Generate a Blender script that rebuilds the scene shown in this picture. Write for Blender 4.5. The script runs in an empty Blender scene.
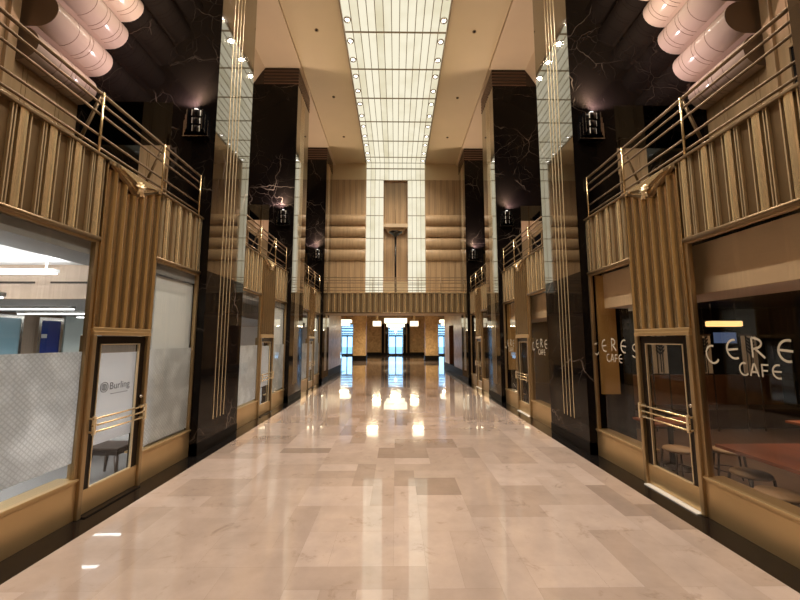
import bpy, bmesh, math, random
from mathutils import Vector, Matrix
random.seed(7)
PI = math.pi
SC = bpy.context.scene
COL = SC.collection

# ------------------------------------------------------------------ materials
def new_mat(name):
    m = bpy.data.materials.new(name); m.use_nodes = True
    nt = m.node_tree
    for n in list(nt.nodes): nt.nodes.remove(n)
    out = nt.nodes.new('ShaderNodeOutputMaterial')
    return m, nt, out

def N(nt, t, **kw):
    n = nt.nodes.new(t)
    for k, v in kw.items():
        if k.startswith('i_'): n.inputs[k[2:].replace('_', ' ')].default_value = v
        else: setattr(n, k, v)
    return n

def pbr(name, col, rough=.5, metal=0., spec=.5, ior=1.5, var=.0, vscale=4., bump=0., bscale=30., stretch=(1, 1, 1), coat=0.):
    m, nt, out = new_mat(name)
    b = N(nt, 'ShaderNodeBsdfPrincipled')
    b.inputs['Base Color'].default_value = (*col, 1); b.inputs['Roughness'].default_value = rough
    b.inputs['Metallic'].default_value = metal; b.inputs['IOR'].default_value = ior
    b.inputs['Specular IOR Level'].default_value = spec
    b.inputs['Coat Weight'].default_value = coat
    tc = N(nt, 'ShaderNodeTexCoord'); mp = N(nt, 'ShaderNodeMapping'); mp.inputs['Scale'].default_value = stretch
    nt.links.new(tc.outputs['Object'], mp.inputs['Vector'])
    if var > 0:
        no = N(nt, 'ShaderNodeTexNoise'); no.inputs['Scale'].default_value = vscale; no.inputs['Detail'].default_value = 5
        nt.links.new(mp.outputs['Vector'], no.inputs['Vector'])
        cr = N(nt, 'ShaderNodeValToRGB')
        cr.color_ramp.elements[0].position = .3; cr.color_ramp.elements[1].position = .7
        cr.color_ramp.elements[0].color = (*[c * (1 - var) for c in col], 1)
        cr.color_ramp.elements[1].color = (*[min(1, c * (1 + var)) for c in col], 1)
        nt.links.new(no.outputs['Fac'], cr.inputs['Fac']); nt.links.new(cr.outputs['Color'], b.inputs['Base Color'])
    if bump > 0:
        n2 = N(nt, 'ShaderNodeTexNoise'); n2.inputs['Scale'].default_value = bscale
        nt.links.new(mp.outputs['Vector'], n2.inputs['Vector'])
        bp = N(nt, 'ShaderNodeBump'); bp.inputs['Strength'].default_value = bump; bp.inputs['Distance'].default_value = .01
        nt.links.new(n2.outputs['Fac'], bp.inputs['Height']); nt.links.new(bp.outputs['Normal'], b.inputs['Normal'])
    nt.links.new(b.outputs[0], out.inputs[0])
    return m

def emis(name, col, strength):
    m, nt, out = new_mat(name)
    e = N(nt, 'ShaderNodeEmission'); e.inputs[0].default_value = (*col, 1); e.inputs[1].default_value = strength
    nt.links.new(e.outputs[0], out.inputs[0]); return m

def mat_black_marble(name, coat):
    m, nt, out = new_mat(name)
    b = N(nt, 'ShaderNodeBsdfPrincipled'); b.inputs['Roughness'].default_value = .05; b.inputs['IOR'].default_value = 1.5; b.inputs['Specular IOR Level'].default_value = .5 if coat else .16; b.inputs['Coat Weight'].default_value = coat; b.inputs['Coat Roughness'].default_value = .02; b.inputs['Coat IOR'].default_value = 1.7
    if coat: b.inputs['IOR'].default_value = 2.1; b.inputs['Specular Tint'].default_value = (1., .86, .62, 1)
    tc = N(nt, 'ShaderNodeTexCoord')
    n0 = N(nt, 'ShaderNodeTexNoise'); n0.inputs['Scale'].default_value = .9; n0.inputs['Detail'].default_value = 4
    nt.links.new(tc.outputs['Object'], n0.inputs['Vector'])
    vm = N(nt, 'ShaderNodeVectorMath', operation='MULTIPLY_ADD'); vm.inputs[1].default_value = (.9, .9, .9)
    nt.links.new(n0.outputs['Color'], vm.inputs[0]); nt.links.new(tc.outputs['Object'], vm.inputs[2])
    mask = N(nt, 'ShaderNodeTexNoise'); mask.inputs['Scale'].default_value = .8; mask.inputs['Detail'].default_value = 3
    nt.links.new(tc.outputs['Object'], mask.inputs['Vector'])
    mr = N(nt, 'ShaderNodeMapRange'); mr.inputs[1].default_value = .45; mr.inputs[2].default_value = .68
    nt.links.new(mask.outputs['Fac'], mr.inputs[0])
    tot = None
    for sc, w, amp in ((.45, .006, 1.), (1.1, .0055, .6), (2.6, .006, .3)):
        v = N(nt, 'ShaderNodeTexVoronoi', feature='DISTANCE_TO_EDGE'); v.inputs['Scale'].default_value = sc
        nt.links.new(vm.outputs[0], v.inputs['Vector'])
        r = N(nt, 'ShaderNodeMapRange'); r.inputs[1].default_value = 0; r.inputs[2].default_value = w * (1 + sc * .3); r.inputs[3].default_value = amp; r.inputs[4].default_value = 0
        nt.links.new(v.outputs['Distance'], r.inputs[0])
        if tot is None: tot = r.outputs[0]
        else:
            a = N(nt, 'ShaderNodeMath', operation='MAXIMUM'); nt.links.new(tot, a.inputs[0]); nt.links.new(r.outputs[0], a.inputs[1]); tot = a.outputs[0]
    mu = N(nt, 'ShaderNodeMath', operation='MULTIPLY'); nt.links.new(tot, mu.inputs[0]); nt.links.new(mr.outputs[0], mu.inputs[1])
    mx = N(nt, 'ShaderNodeMix', data_type='RGBA'); mx.inputs[6].default_value = (.0065, .0048, .0042, 1); mx.inputs[7].default_value = (.30, .235, .195, 1)
    nt.links.new(mu.outputs[0], mx.inputs[0]); nt.links.new(mx.outputs[2], b.inputs['Base Color'])
    nt.links.new(b.outputs[0], out.inputs[0]); return m

def mat_floor():
    m, nt, out = new_mat('cream_marble_tiles')
    b = N(nt, 'ShaderNodeBsdfPrincipled'); b.inputs['Roughness'].default_value = .12; b.inputs['IOR'].default_value = 1.45; b.inputs['Coat Weight'].default_value = 1.; b.inputs['Coat Roughness'].default_value = .018; b.inputs['Coat IOR'].default_value = 1.88
    at = N(nt, 'ShaderNodeAttribute', attribute_name='tone')
    cr = N(nt, 'ShaderNodeValToRGB'); e = cr.color_ramp.elements
    e[0].position = 0; e[0].color = (.32, .24, .195, 1); e[1].position = 1; e[1].color = (.63, .50, .435, 1)
    x = e.new(.25); x.color = (.47, .36, .30, 1); x = e.new(.6); x.color = (.55, .43, .365, 1)
    nt.links.new(at.outputs['Fac'], cr.inputs[0])
    tc = N(nt, 'ShaderNodeTexCoord')
    n1 = N(nt, 'ShaderNodeTexNoise'); n1.inputs['Scale'].default_value = 2.2; n1.inputs['Detail'].default_value = 8; n1.inputs['Roughness'].default_value = .65
    nt.links.new(tc.outputs['Object'], n1.inputs['Vector'])
    mr = N(nt, 'ShaderNodeMapRange'); mr.inputs[1].default_value = .3; mr.inputs[2].default_value = .7; mr.inputs[3].default_value = .86; mr.inputs[4].default_value = 1.08
    nt.links.new(n1.outputs['Fac'], mr.inputs[0])
    mu = N(nt, 'ShaderNodeVectorMath', operation='SCALE'); nt.links.new(cr.outputs[0], mu.inputs[0]); nt.links.new(mr.outputs[0], mu.inputs['Scale'])
    # brown blotchy veins
    n2 = N(nt, 'ShaderNodeTexNoise'); n2.inputs['Scale'].default_value = 3.; n2.inputs['Detail'].default_value = 10; n2.inputs['Roughness'].default_value = .75; n2.inputs['Distortion'].default_value = .6
    nt.links.new(tc.outputs['Object'], n2.inputs['Vector'])
    r2 = N(nt, 'ShaderNodeMapRange'); r2.inputs[1].default_value = .57; r2.inputs[2].default_value = .72; r2.inputs[3].default_value = 0; r2.inputs[4].default_value = .7
    nt.links.new(n2.outputs['Fac'], r2.inputs[0])
    mx = N(nt, 'ShaderNodeMix', data_type='RGBA'); mx.inputs[7].default_value = (.25, .17, .12, 1)
    nt.links.new(r2.outputs[0], mx.inputs[0]); nt.links.new(mu.outputs[0], mx.inputs[6]); nt.links.new(mx.outputs[2], b.inputs['Base Color'])
    n3 = N(nt, 'ShaderNodeTexNoise'); n3.inputs['Scale'].default_value = 1.6
    nt.links.new(tc.outputs['Object'], n3.inputs['Vector'])
    bp = N(nt, 'ShaderNodeBump'); bp.inputs['Strength'].default_value = .035; bp.inputs['Distance'].default_value = .02
    nt.links.new(n3.outputs['Fac'], bp.inputs['Height']); nt.links.new(bp.outputs[0], b.inputs['Normal']); nt.links.new(bp.outputs[0], b.inputs['Coat Normal'])
    nt.links.new(b.outputs[0], out.inputs[0]); return m

def mat_beige_marble():
    m, nt, out = new_mat('tan_marble')
    b = N(nt, 'ShaderNodeBsdfPrincipled'); b.inputs['Roughness'].default_value = .28; b.inputs['Specular IOR Level'].default_value = .08
    tc = N(nt, 'ShaderNodeTexCoord')
    n1 = N(nt, 'ShaderNodeTexNoise'); n1.inputs['Scale'].default_value = 2.5; n1.inputs['Detail'].default_value = 9; n1.inputs['Roughness'].default_value = .7; n1.inputs['Distortion'].default_value = 1.2
    nt.links.new(tc.outputs['Object'], n1.inputs['Vector'])
    cr = N(nt, 'ShaderNodeValToRGB'); e = cr.color_ramp.elements
    e[0].position = .3; e[0].color = (.28, .18, .085, 1); e[1].position = .7; e[1].color = (.70, .51, .28, 1)
    nt.links.new(n1.outputs['Fac'], cr.inputs[0]); nt.links.new(cr.outputs[0], b.inputs['Base Color'])
    nt.links.new(b.outputs[0], out.inputs[0]); return m

def mat_lumen():
    m, nt, out = new_mat('glowing_opal_glass')
    tc = N(nt, 'ShaderNodeTexCoord'); sx = N(nt, 'ShaderNodeSeparateXYZ'); nt.links.new(tc.outputs['Object'], sx.inputs[0])
    d = N(nt, 'ShaderNodeMath', operation='MULTIPLY_ADD'); d.inputs[1].default_value = 1 / STRIP; d.inputs[2].default_value = 6.5
    nt.links.new(sx.outputs[0], d.inputs[0])
    f = N(nt, 'ShaderNodeMath', operation='FLOOR'); nt.links.new(d.outputs[0], f.inputs[0])
    wn = N(nt, 'ShaderNodeTexWhiteNoise', noise_dimensions='1D'); nt.links.new(f.outputs[0], wn.inputs['W'])
    no = N(nt, 'ShaderNodeTexNoise'); no.inputs['Scale'].default_value = 1.1; nt.links.new(tc.outputs['Object'], no.inputs['Vector'])
    a = N(nt, 'ShaderNodeMath', operation='MULTIPLY_ADD'); a.inputs[1].default_value = .5
    nt.links.new(wn.outputs['Value'], a.inputs[0]); nt.links.new(no.outputs['Fac'], a.inputs[2])
    cr = N(nt, 'ShaderNodeValToRGB'); e = cr.color_ramp.elements
    e[0].position = .3; e[0].color = (.76, .68, .46, 1); e[1].position = .85; e[1].color = (.97, .90, .69, 1)
    nt.links.new(a.outputs[0], cr.inputs[0])
    em = N(nt, 'ShaderNodeEmission'); em.inputs[1].default_value = .95
    nt.links.new(cr.outputs[0], em.inputs[0]); nt.links.new(em.outputs[0], out.inputs[0]); return m

def mat_glass(name, tint=(1, 1, 1), ior=1.5, rough=0.0):
    m, nt, out = new_mat(name)
    t = N(nt, 'ShaderNodeBsdfTransparent'); t.inputs[0].default_value = (*tint, 1)
    g = N(nt, 'ShaderNodeBsdfGlossy'); g.inputs['Roughness'].default_value = rough
    f = N(nt, 'ShaderNodeFresnel'); f.inputs[0].default_value = ior
    mx = N(nt, 'ShaderNodeMixShader'); ge = N(nt, 'ShaderNodeNewGeometry')
    fr = N(nt, 'ShaderNodeMath', operation='SUBTRACT'); fr.inputs[0].default_value = 1; nt.links.new(ge.outputs['Backfacing'], fr.inputs[1])
    mu = N(nt, 'ShaderNodeMath', operation='MULTIPLY'); nt.links.new(f.outputs[0], mu.inputs[0]); nt.links.new(fr.outputs[0], mu.inputs[1])
    nt.links.new(mu.outputs[0], mx.inputs[0]); nt.links.new(t.outputs[0], mx.inputs[1]); nt.links.new(g.outputs[0], mx.inputs[2])
    nt.links.new(mx.outputs[0], out.inputs[0]); return m

def mat_film(name, col, pattern=True, clear=.12):
    m, nt, out = new_mat(name)
    tc = N(nt, 'ShaderNodeTexCoord'); sx = N(nt, 'ShaderNodeSeparateXYZ'); nt.links.new(tc.outputs['Object'], sx.inputs[0])
    d = N(nt, 'ShaderNodeBsdfDiffuse'); tr = N(nt, 'ShaderNodeBsdfTranslucent'); t = N(nt, 'ShaderNodeBsdfTransparent')
    if pattern:
        ad = N(nt, 'ShaderNodeMath', operation='ADD'); su = N(nt, 'ShaderNodeMath', operation='SUBTRACT')
        for q in (ad, su):
            nt.links.new(sx.outputs[1], q.inputs[0]); nt.links.new(sx.outputs[2], q.inputs[1])
        vals = []
        for q in (ad, su):
            mm = N(nt, 'ShaderNodeMath', operation='MULTIPLY'); mm.inputs[1].default_value = PI / .062
            nt.links.new(q.outputs[0], mm.inputs[0])
            s = N(nt, 'ShaderNodeMath', operation='SINE'); nt.links.new(mm.outputs[0], s.inputs[0])
            ab = N(nt, 'ShaderNodeMath', operation='ABSOLUTE'); nt.links.new(s.outputs[0], ab.inputs[0]); vals.append(ab.outputs[0])
        mn = N(nt, 'ShaderNodeMath', operation='MINIMUM'); nt.links.new(vals[0], mn.inputs[0]); nt.links.new(vals[1], mn.inputs[1])
        cr = N(nt, 'ShaderNodeValToRGB'); e = cr.color_ramp.elements
        e[0].position = .25; e[0].color = (*[c * .84 for c in col], 1); e[1].position = .6; e[1].color = (*col, 1)
        nt.links.new(mn.outputs[0], cr.inputs[0])
        no = N(nt, 'ShaderNodeTexNoise'); no.inputs['Scale'].default_value = 2.6; no.inputs['Detail'].default_value = 7; no.inputs['Distortion'].default_value = .3
        nt.links.new(tc.outputs['Object'], no.inputs['Vector'])
        pr = N(nt, 'ShaderNodeMapRange'); pr.inputs[1].default_value = .42; pr.inputs[2].default_value = .62; pr.inputs[3].default_value = .78; pr.inputs[4].default_value = 1.
        nt.links.new(no.outputs['Fac'], pr.inputs[0])
        vs = N(nt, 'ShaderNodeVectorMath', operation='SCALE'); nt.links.new(cr.outputs[0], vs.inputs[0]); nt.links.new(pr.outputs[0], vs.inputs['Scale'])
        src = vs.outputs[0]
        for s in (d, tr): nt.links.new(src, s.inputs[0])
    else:
        for s in (d, tr): s.inputs[0].default_value = (*col, 1)
    m1 = N(nt, 'ShaderNodeMixShader'); m1.inputs[0].default_value = .5
    nt.links.new(d.outputs[0], m1.inputs[1]); nt.links.new(tr.outputs[0], m1.inputs[2])
    m2 = N(nt, 'ShaderNodeMixShader'); m2.inputs[0].default_value = clear
    nt.links.new(m1.outputs[0], m2.inputs[1]); nt.links.new(t.outputs[0], m2.inputs[2])
    nt.links.new(m2.outputs[0], out.inputs[0]); return m

STRIP = 3.37 / 13
M = {}
M['marble'] = mat_black_marble('black_marble', 0.)
M['marblefront'] = mat_black_marble('mirror_polished_black_marble', 1.)
M['floor'] = mat_floor()
M['tan'] = mat_beige_marble()
M['lumen'] = mat_lumen()
M['granite'] = pbr('black_granite', (.008, .0065, .006), .10, var=.4, vscale=40)
M['brass'] = pbr('polished_bronze', (.86, .665, .385), .27, .82, var=.03, vscale=3)
M['bright'] = pbr('bright_brass', (.88, .72, .47), .28, .75)
M['bronze'] = pbr('satin_brown_bronze', (.20, .132, .066), .36, .6, var=.06, vscale=2)
M['frame'] = pbr('brown_bronze_frame', (.44, .31, .165), .32, .75)
M['kick'] = pbr('gold_bronze_sheet', (.64, .455, .235), .33, .8, var=.04, vscale=2)
M['flute'] = pbr('satin_bronze_flute', (.60, .43, .235), .24, .96)
M['rail'] = pbr('brown_bronze_tube', (.24, .165, .10), .42, .5)
M['softlamp'] = emis('soft_lamp', (1., .9, .85), 2.)
M['darkmetal'] = pbr('dark_oxidised_bronze', (.022, .015, .011), .32, .6)
M['steel'] = pbr('nickel', (.8, .77, .72), .2, 1.)
M['blackgloss'] = pbr('black_enamel', (.006, .006, .007), .12)
M['ceil'] = pbr('tan_plaster', (.57, .445, .265), .62, var=.03, vscale=1.)
M['ceilpink'] = pbr('buff_plaster', (.60, .46, .30), .6, var=.03, vscale=1.)
M['cream'] = pbr('cream_plaster', (.76, .62, .38), .6)
M['wood'] = pbr('buff_veneer', (.52, .36, .205), .30, var=.12, vscale=3, stretch=(3, 3, .25), coat=.15)
M['seam'] = pbr('brown_seam', (.13, .08, .05), .5)
M['grid'] = pbr('bronze_glazing_bar', (.26, .20, .125), .4, .4)
M['lamp'] = emis('hot_lamp', (1., .97, .9), 7.)
M['chand'] = emis('lantern_glass', (1., .88, .62), 2.0)
M['glass'] = mat_glass('clear_pane', (.93, .95, .95))
M['darkglass'] = mat_glass('tinted_pane', (.94, .91, .87), 1.55)
M['film'] = mat_film('patterned_frosted_film', (.95, .95, .96), True, .07)
M['plainfilm'] = mat_film('plain_frosted_film', (.90, .90, .93), False, .08)
M['blackglass'] = pbr('black_window_glass', (.01, .01, .012), .06)
M['carpet'] = pbr('grey_carpet', (.12, .115, .11), .9, var=.2, vscale=60)
M['white'] = pbr('white_paint', (.80, .80, .80), .5)
M['offceil'] = pbr('white_ceiling_tile', (.86, .86, .87), .8)
M['taupe'] = pbr('taupe_panel', (.42, .315, .235), .55, var=.1, vscale=4, stretch=(6, 6, .4))
M['greyc'] = pbr('grey_soffit', (.30, .285, .275), .7)
M['bluedoor'] = pbr('cobalt_blue_paint', (.012, .04, .24), .3)
M['paleblue'] = pbr('pale_blue_glass_panel', (.38, .62, .74), .15)
M['palegreen'] = pbr('pale_mint_wall', (.66, .74, .72), .5)
M['linear'] = emis('linear_lamp', (1, .98, .95), 5.)
M['woodfloor'] = pbr('brown_plank_floor', (.055, .032, .02), .35, var=.35, vscale=3, stretch=(6, .6, 1))
M['redwood'] = pbr('red_brown_tabletop', (.20, .065, .035), .28, var=.25, vscale=3, stretch=(8, .7, 1))
M['tanseat'] = pbr('tan_leather', (.32, .21, .12), .45)
M['darkwood'] = pbr('dark_walnut', (.035, .02, .013), .4)
M['cafewall'] = pbr('charcoal_wall', (.013, .011, .010), .6)
M['creamslat'] = pbr('cream_slat', (.42, .36, .28), .5)
M['cafegold'] = pbr('ochre_panel', (.50, .33, .13), .4)
M['valance'] = pbr('stone_valance', (.82, .70, .52), .35)
M['letter'] = pbr('cream_lettering', (.52, .47, .37), .5)
M['greyletter'] = pbr('grey_lettering', (.07, .07, .075), .6)
M['screen'] = emis('tv_screen', (.12, .17, .32), .5)
M['warmlamp'] = emis('warm_pendant_glass', (1., .58, .22), 1.7)
M['brown'] = pbr('brown_timber', (.16, .07, .03), .4, var=.2, vscale=5)
M['pave'] = pbr('grey_paving', (.45, .46, .48), .8, var=.1)
M['blacktrim'] = pbr('black_marble_base', (.008, .006, .005), .5, spec=.1)
M['capline'] = pbr('capital_line_bronze', (.22, .12, .075), .35, .7)
M['capital'] = pbr('dark_maroon_marble', (.035, .018, .013), .15)
M['satin'] = pbr('nickel_and_highlight', (.88, .84, .78), .3, .2)  # metal of the right thresholds; painted lamp reflection on the sconce tiers
M['iron'] = pbr('dark_iron', (.03, .028, .028), .5, .3)

# ------------------------------------------------------------------ mesh helpers
class MB:
    def __init__(s): s.bm = bmesh.new(); s.mi = 0; s.n0 = 0
    def _v(s, p): return s.bm.verts.new(p)
    def face(s, pts):
        f = s.bm.faces.new([s._v(p) for p in pts]); f.material_index = s.mi; return f
    def box(s, x0, x1, y0, y1, z0, z1):
        x0, x1 = sorted((x0, x1)); y0, y1 = sorted((y0, y1)); z0, z1 = sorted((z0, z1))
        v = [s._v((x, y, z)) for x in (x0, x1) for y in (y0, y1) for z in (z0, z1)]
        for q in ((0, 1, 3, 2), (4, 6, 7, 5), (0, 4, 5, 1), (2, 3, 7, 6), (0, 2, 6, 4), (1, 5, 7, 3)):
            f = s.bm.faces.new([v[i] for i in q]); f.material_index = s.mi
        return s
    def prism(s, pts, vec):
        """closed polygon pts (3d) extruded by vec"""
        vec = Vector(vec); a = [s._v(p) for p in pts]; b = [s._v(Vector(p) + vec) for p in pts]
        n = len(pts)
        for q in (list(reversed(a)), b):
            f = s.bm.faces.new(q); f.material_index = s.mi
        for i in range(n):
            f = s.bm.faces.new([a[i], a[(i + 1) % n], b[(i + 1) % n], b[i]]); f.material_index = s.mi
        return s
    def sheet(s, pts, vec, mats=None):
        """open polyline swept by vec"""
        vec = Vector(vec); a = [s._v(p) for p in pts]; b = [s._v(Vector(p) + vec) for p in pts]
        for i in range(len(pts) - 1):
            f = s.bm.faces.new([a[i], a[i + 1], b[i + 1], b[i]]); f.material_index = mats[i] if mats else s.mi
        return s
    def tube(s, p, q, r, seg=10, r2=None):
        p = Vector(p); q = Vector(q); d = (q - p).normalized(); r2 = r if r2 is None else r2
        u = d.orthogonal().normalized(); w = d.cross(u)
        A = [s._v(p + (u * math.cos(2 * PI * i / seg) + w * math.sin(2 * PI * i / seg)) * r) for i in range(seg)]
        B = [s._v(q + (u * math.cos(2 * PI * i / seg) + w * math.sin(2 * PI * i / seg)) * r2) for i in range(seg)]
        for i in range(seg):
            f = s.bm.faces.new([A[i], A[(i + 1) % seg], B[(i + 1) % seg], B[i]]); f.material_index = s.mi; f.smooth = True
        for q_ in (list(reversed(A)), B):
            f = s.bm.faces.new(q_); f.material_index = s.mi
        return s
    def lathe(s, c, prof, seg=24, a0=0, a1=2 * PI):
        c = Vector(c); full = abs(a1 - a0 - 2 * PI) < 1e-6; n = seg if full else seg + 1
        rings = [[s._v(c + Vector((r * math.cos(a0 + (a1 - a0) * i / seg), r * math.sin(a0 + (a1 - a0) * i / seg), z))) for i in range(n)] for r, z in prof]
        for k in range(len(prof) - 1):
            for i in range(seg):
                j = (i + 1) % n
                f = s.bm.faces.new([rings[k][i], rings[k][j], rings[k + 1][j], rings[k + 1][i]]); f.material_index = s.mi; f.smooth = True
        return s
    def ribbon(s, pts, w, t, mp):
        """flat stroke: 2d polyline pts of width w, thickness t, mapped to 3d by mp(u,v,d)"""
        P = [Vector(p) for p in pts]; L = []; R = []
        for i, p in enumerate(P):
            d = (P[min(i + 1, len(P) - 1)] - P[max(i - 1, 0)]).normalized(); nrm = Vector((-d.y, d.x)) * w / 2
            L.append(p + nrm); R.append(p - nrm)
        for i in range(len(P) - 1):
            quad = [L[i], L[i + 1], R[i + 1], R[i]]
            a = [s._v(mp(q.x, q.y, 0)) for q in quad]; b = [s._v(mp(q.x, q.y, t)) for q in quad]
            s.bm.faces.new(a); s.bm.faces.new(b)
            for k in range(4): s.bm.faces.new([a[k], a[(k + 1) % 4], b[(k + 1) % 4], b[k]])
        return s

def link(name, mb, mats, parent=None, bevel=0., merge=True, smooth=False):
    if not isinstance(mats, (list, tuple)): mats = [mats]
    if merge: bmesh.ops.remove_doubles(mb.bm, verts=mb.bm.verts, dist=1e-5)
    bmesh.ops.recalc_face_normals(mb.bm, faces=mb.bm.faces)
    me = bpy.data.meshes.new(name); mb.bm.to_mesh(me); mb.bm.free()
    for m in mats: me.materials.append(m)
    if smooth:
        for p in me.polygons: p.use_smooth = True
    o = bpy.data.objects.new(name, me); COL.objects.link(o)
    if bevel:
        bv = o.modifiers.new('bevel', 'BEVEL'); bv.width = bevel; bv.segments = 2; bv.limit_method = 'ANGLE'
    if parent: adopt(o, parent)
    return o

def adopt(o, parent):
    o.parent = parent
    top = parent; off = Vector((0, 0, 0))
    while top is not None: off += top.location; top = top.parent
    o.location = o.location - off if o.type != 'MESH' else -off
    return o

def tag(o, label=None, cat=None, group=None, kind=None):
    if label: o['label'] = label
    if cat: o['category'] = cat
    if group: o['group'] = group
    if kind: o['kind'] = kind
    return o

def thing(name, loc, label, cat, group=None, kind=None):
    o = bpy.data.objects.new(name, None); o.empty_display_size = .1; COL.objects.link(o); o.location = loc
    return tag(o, label, cat, group, kind)

def struct(name, mb, mats, label=None, cat=None, **kw):
    o = link(name, mb, mats, **kw); tag(o, label, cat, None, 'structure'); return o

def dup(root, d, label, rename=None):
    def rec(o, par):
        c = o.copy(); COL.objects.link(c)
        if par: c.parent = par
        for ch in list(o.children): rec(ch, c)
        return c
    r = rec(root, None); r.location = Vector(root.location) + Vector(d); r['label'] = label
    if rename: r.name = rename
    return r

def spot(name, loc, aim, power, ang, col, blend=.6, size=.05, parent=None):
    l = bpy.data.lights.new(name, 'SPOT'); l.energy = power; l.spot_size = ang; l.spot_blend = blend; l.color = col; l.shadow_soft_size = size
    o = bpy.data.objects.new(name, l); COL.objects.link(o); o.location = loc
    d = Vector(aim) - Vector(loc); o.rotation_euler = d.to_track_quat('-Z', 'Y').to_euler()
    if parent: adopt(o, parent)
    return o

def area(name, loc, aim, sx, sy, power, col, parent=None):
    l = bpy.data.lights.new(name, 'AREA'); l.shape = 'RECTANGLE'; l.size = sx; l.size_y = sy; l.spread = math.radians(105); l.energy = power; l.color = col
    o = bpy.data.objects.new(name, l); COL.objects.link(o); o.location = loc
    d = Vector(aim) - Vector(loc); o.rotation_euler = d.to_track_quat('-Z', 'Y').to_euler()
    if parent: adopt(o, parent)
    return o

ORD = ['first', 'second', 'third', 'fourth', 'fifth', 'sixth', 'seventh', 'eighth', 'ninth', 'tenth', 'eleventh', 'twelfth', 'thirteenth', 'fourteenth', 'fifteenth', 'sixteenth', 'seventeenth', 'eighteenth', 'nineteenth', 'twentieth']
SIDE = {-1: 'left', 1: 'right'}
BAYW = ['nearest', 'middle', 'farthest']

# ------------------------------------------------------------------ dimensions (metres)
PITCH = 5.56
PY = [1.28 + PITCH * i for i in range(4)]; PW = 1.65       # pillars: near face, depth
BY0 = [p + PW for p in PY[:3]]                              # bays start
BAY = PITCH - PW
SX = 3.77          # shop front plane
PX = 3.60          # pillar hall face
OW = 6.40          # balcony back wall
FZ = 4.20          # balcony floor
PB, PT = 3.35, 4.45  # parapet bottom / top
CZ = 12.15
EY = 20.0          # end wall
BRY = 18.30        # bridge parapet
YB = -3.2          # wall behind the viewer
DA, DB = 1.57, 2.62  # door surround within a bay
H = 2.1

# ------------------------------------------------------------------ floor
def tiles(mb, x0, x1, y0, y1, cell, tones, seed):
    rnd = random.Random(seed); nx = int(round((x1 - x0) / cell)); cx = (x1 - x0) / nx; ny = int(round((y1 - y0) / cell)); cy = (y1 - y0) / ny
    used = [[False] * nx for _ in range(ny)]
    sizes = [(3, 1), (2, 1), (2, 2), (4, 2), (3, 2), (1, 2), (3, 2), (4, 2), (2, 3), (1, 3), (4, 1)]
    g = .0006
    for j in range(ny):
        for i in range(nx):
            if used[j][i]: continue
            opts = sizes[:]; rnd.shuffle(opts); opts.append((1, 1))
            for w, h in opts:
                if i + w <= nx and j + h <= ny and not any(used[j + b][i + a] for a in range(w) for b in range(h)): break
            for a in range(w):
                for b in range(h): used[j + b][i + a] = True
            X0, X1, Y0, Y1 = x0 + i * cx + g, x0 + (i + w) * cx - g, y0 + j * cy + g, y0 + (j + h) * cy - g
            mb.face([(X0, Y0, 0), (X1, Y0, 0), (X1, Y1, 0), (X0, Y1, 0)])
            r = rnd.random(); tones.append(.02 + .2 * rnd.random() if r < .13 else .3 + .7 * rnd.random())

tones = []; mb = MB()
tiles(mb, -3.39, 3.39, YB, 25.3, .31, tones, 3)
tiles(mb, -9, 9, 25.3, 50.0, .6, tones, 5)
fl = struct('floor', mb, M['floor'], merge=False)
at = fl.data.attributes.new('tone', 'FLOAT', 'FACE')
for i, t in enumerate(tones): at.data[i].value = t
mb = MB().box(-9.6, 9.6, YB, 50.2, -.2, -.003)
struct('floor_bed', mb, M['seam'])
for s in (-1, 1):
    mb = MB().box(s * 3.39, s * 3.79, YB, 25.3, -.003, .002)
    struct('floor_border_' + SIDE[s], mb, M['granite'])

# ------------------------------------------------------------------ ceiling with the glowing strip
W = 3.37 / 2
for s in (-1, 1):
    mb = MB()
    mb.prism([(s * (W + .03), YB, CZ + .22), (s * (W + .03), YB, CZ + .34), (s * 3.5, YB, CZ + .24), (s * 3.5, YB, CZ + .10)], (0, EY - YB + .3, 0))
    struct('ceiling_nave_' + SIDE[s], mb, M['ceil'])
    mb = MB()
    mb.prism([(s * 3.5, YB, CZ + .22), (s * 3.5, YB, CZ), (s * 4.85, YB, CZ), (s * 6.5, YB, CZ - 2.6), (s * 6.7, YB, CZ - 2.6), (s * 6.7, YB, CZ + .22)], (0, EY - YB + .3, 0))
    struct('ceiling_aisle_' + SIDE[s], mb, M['ceilpink'])
    mb = MB().box(s * (W + .0), s * (W + .05), YB, EY, CZ + .14, CZ + .3)
    struct('trim_ceiling_' + SIDE[s], mb, M['grid'])
struct('ceiling_void', MB().box(-6.7, 6.7, YB, EY + .3, CZ + .5, CZ + .6), M['ceil'])

LZ = CZ + .21
CROSS = [EY - .03] + [19.3 - 1.66 * i for i in range(14)]
lum = thing('luminous_ceiling', (0, EY, LZ), 'long glowing opal glass ceiling strip running down the middle of the hall', 'ceiling light')
for i in range(13):
    a = CROSS[i + 1]; b = CROSS[i]
    link('glass_panel', MB().box(-W, W, a + .012, b - .012, LZ, LZ + .02), M['lumen'], lum)
for i in range(14):
    link('cross_bar', MB().box(-W, W, CROSS[i] - .022, CROSS[i] + .022, LZ - .03, LZ - .001), M['grid'], lum)
for k in range(1, 13):
    x = -W + k * STRIP
    link('glazing_bar', MB().box(x - .012, x + .012, CROSS[13], CROSS[0], LZ - .022, LZ - .002), M['grid'], lum)

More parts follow.
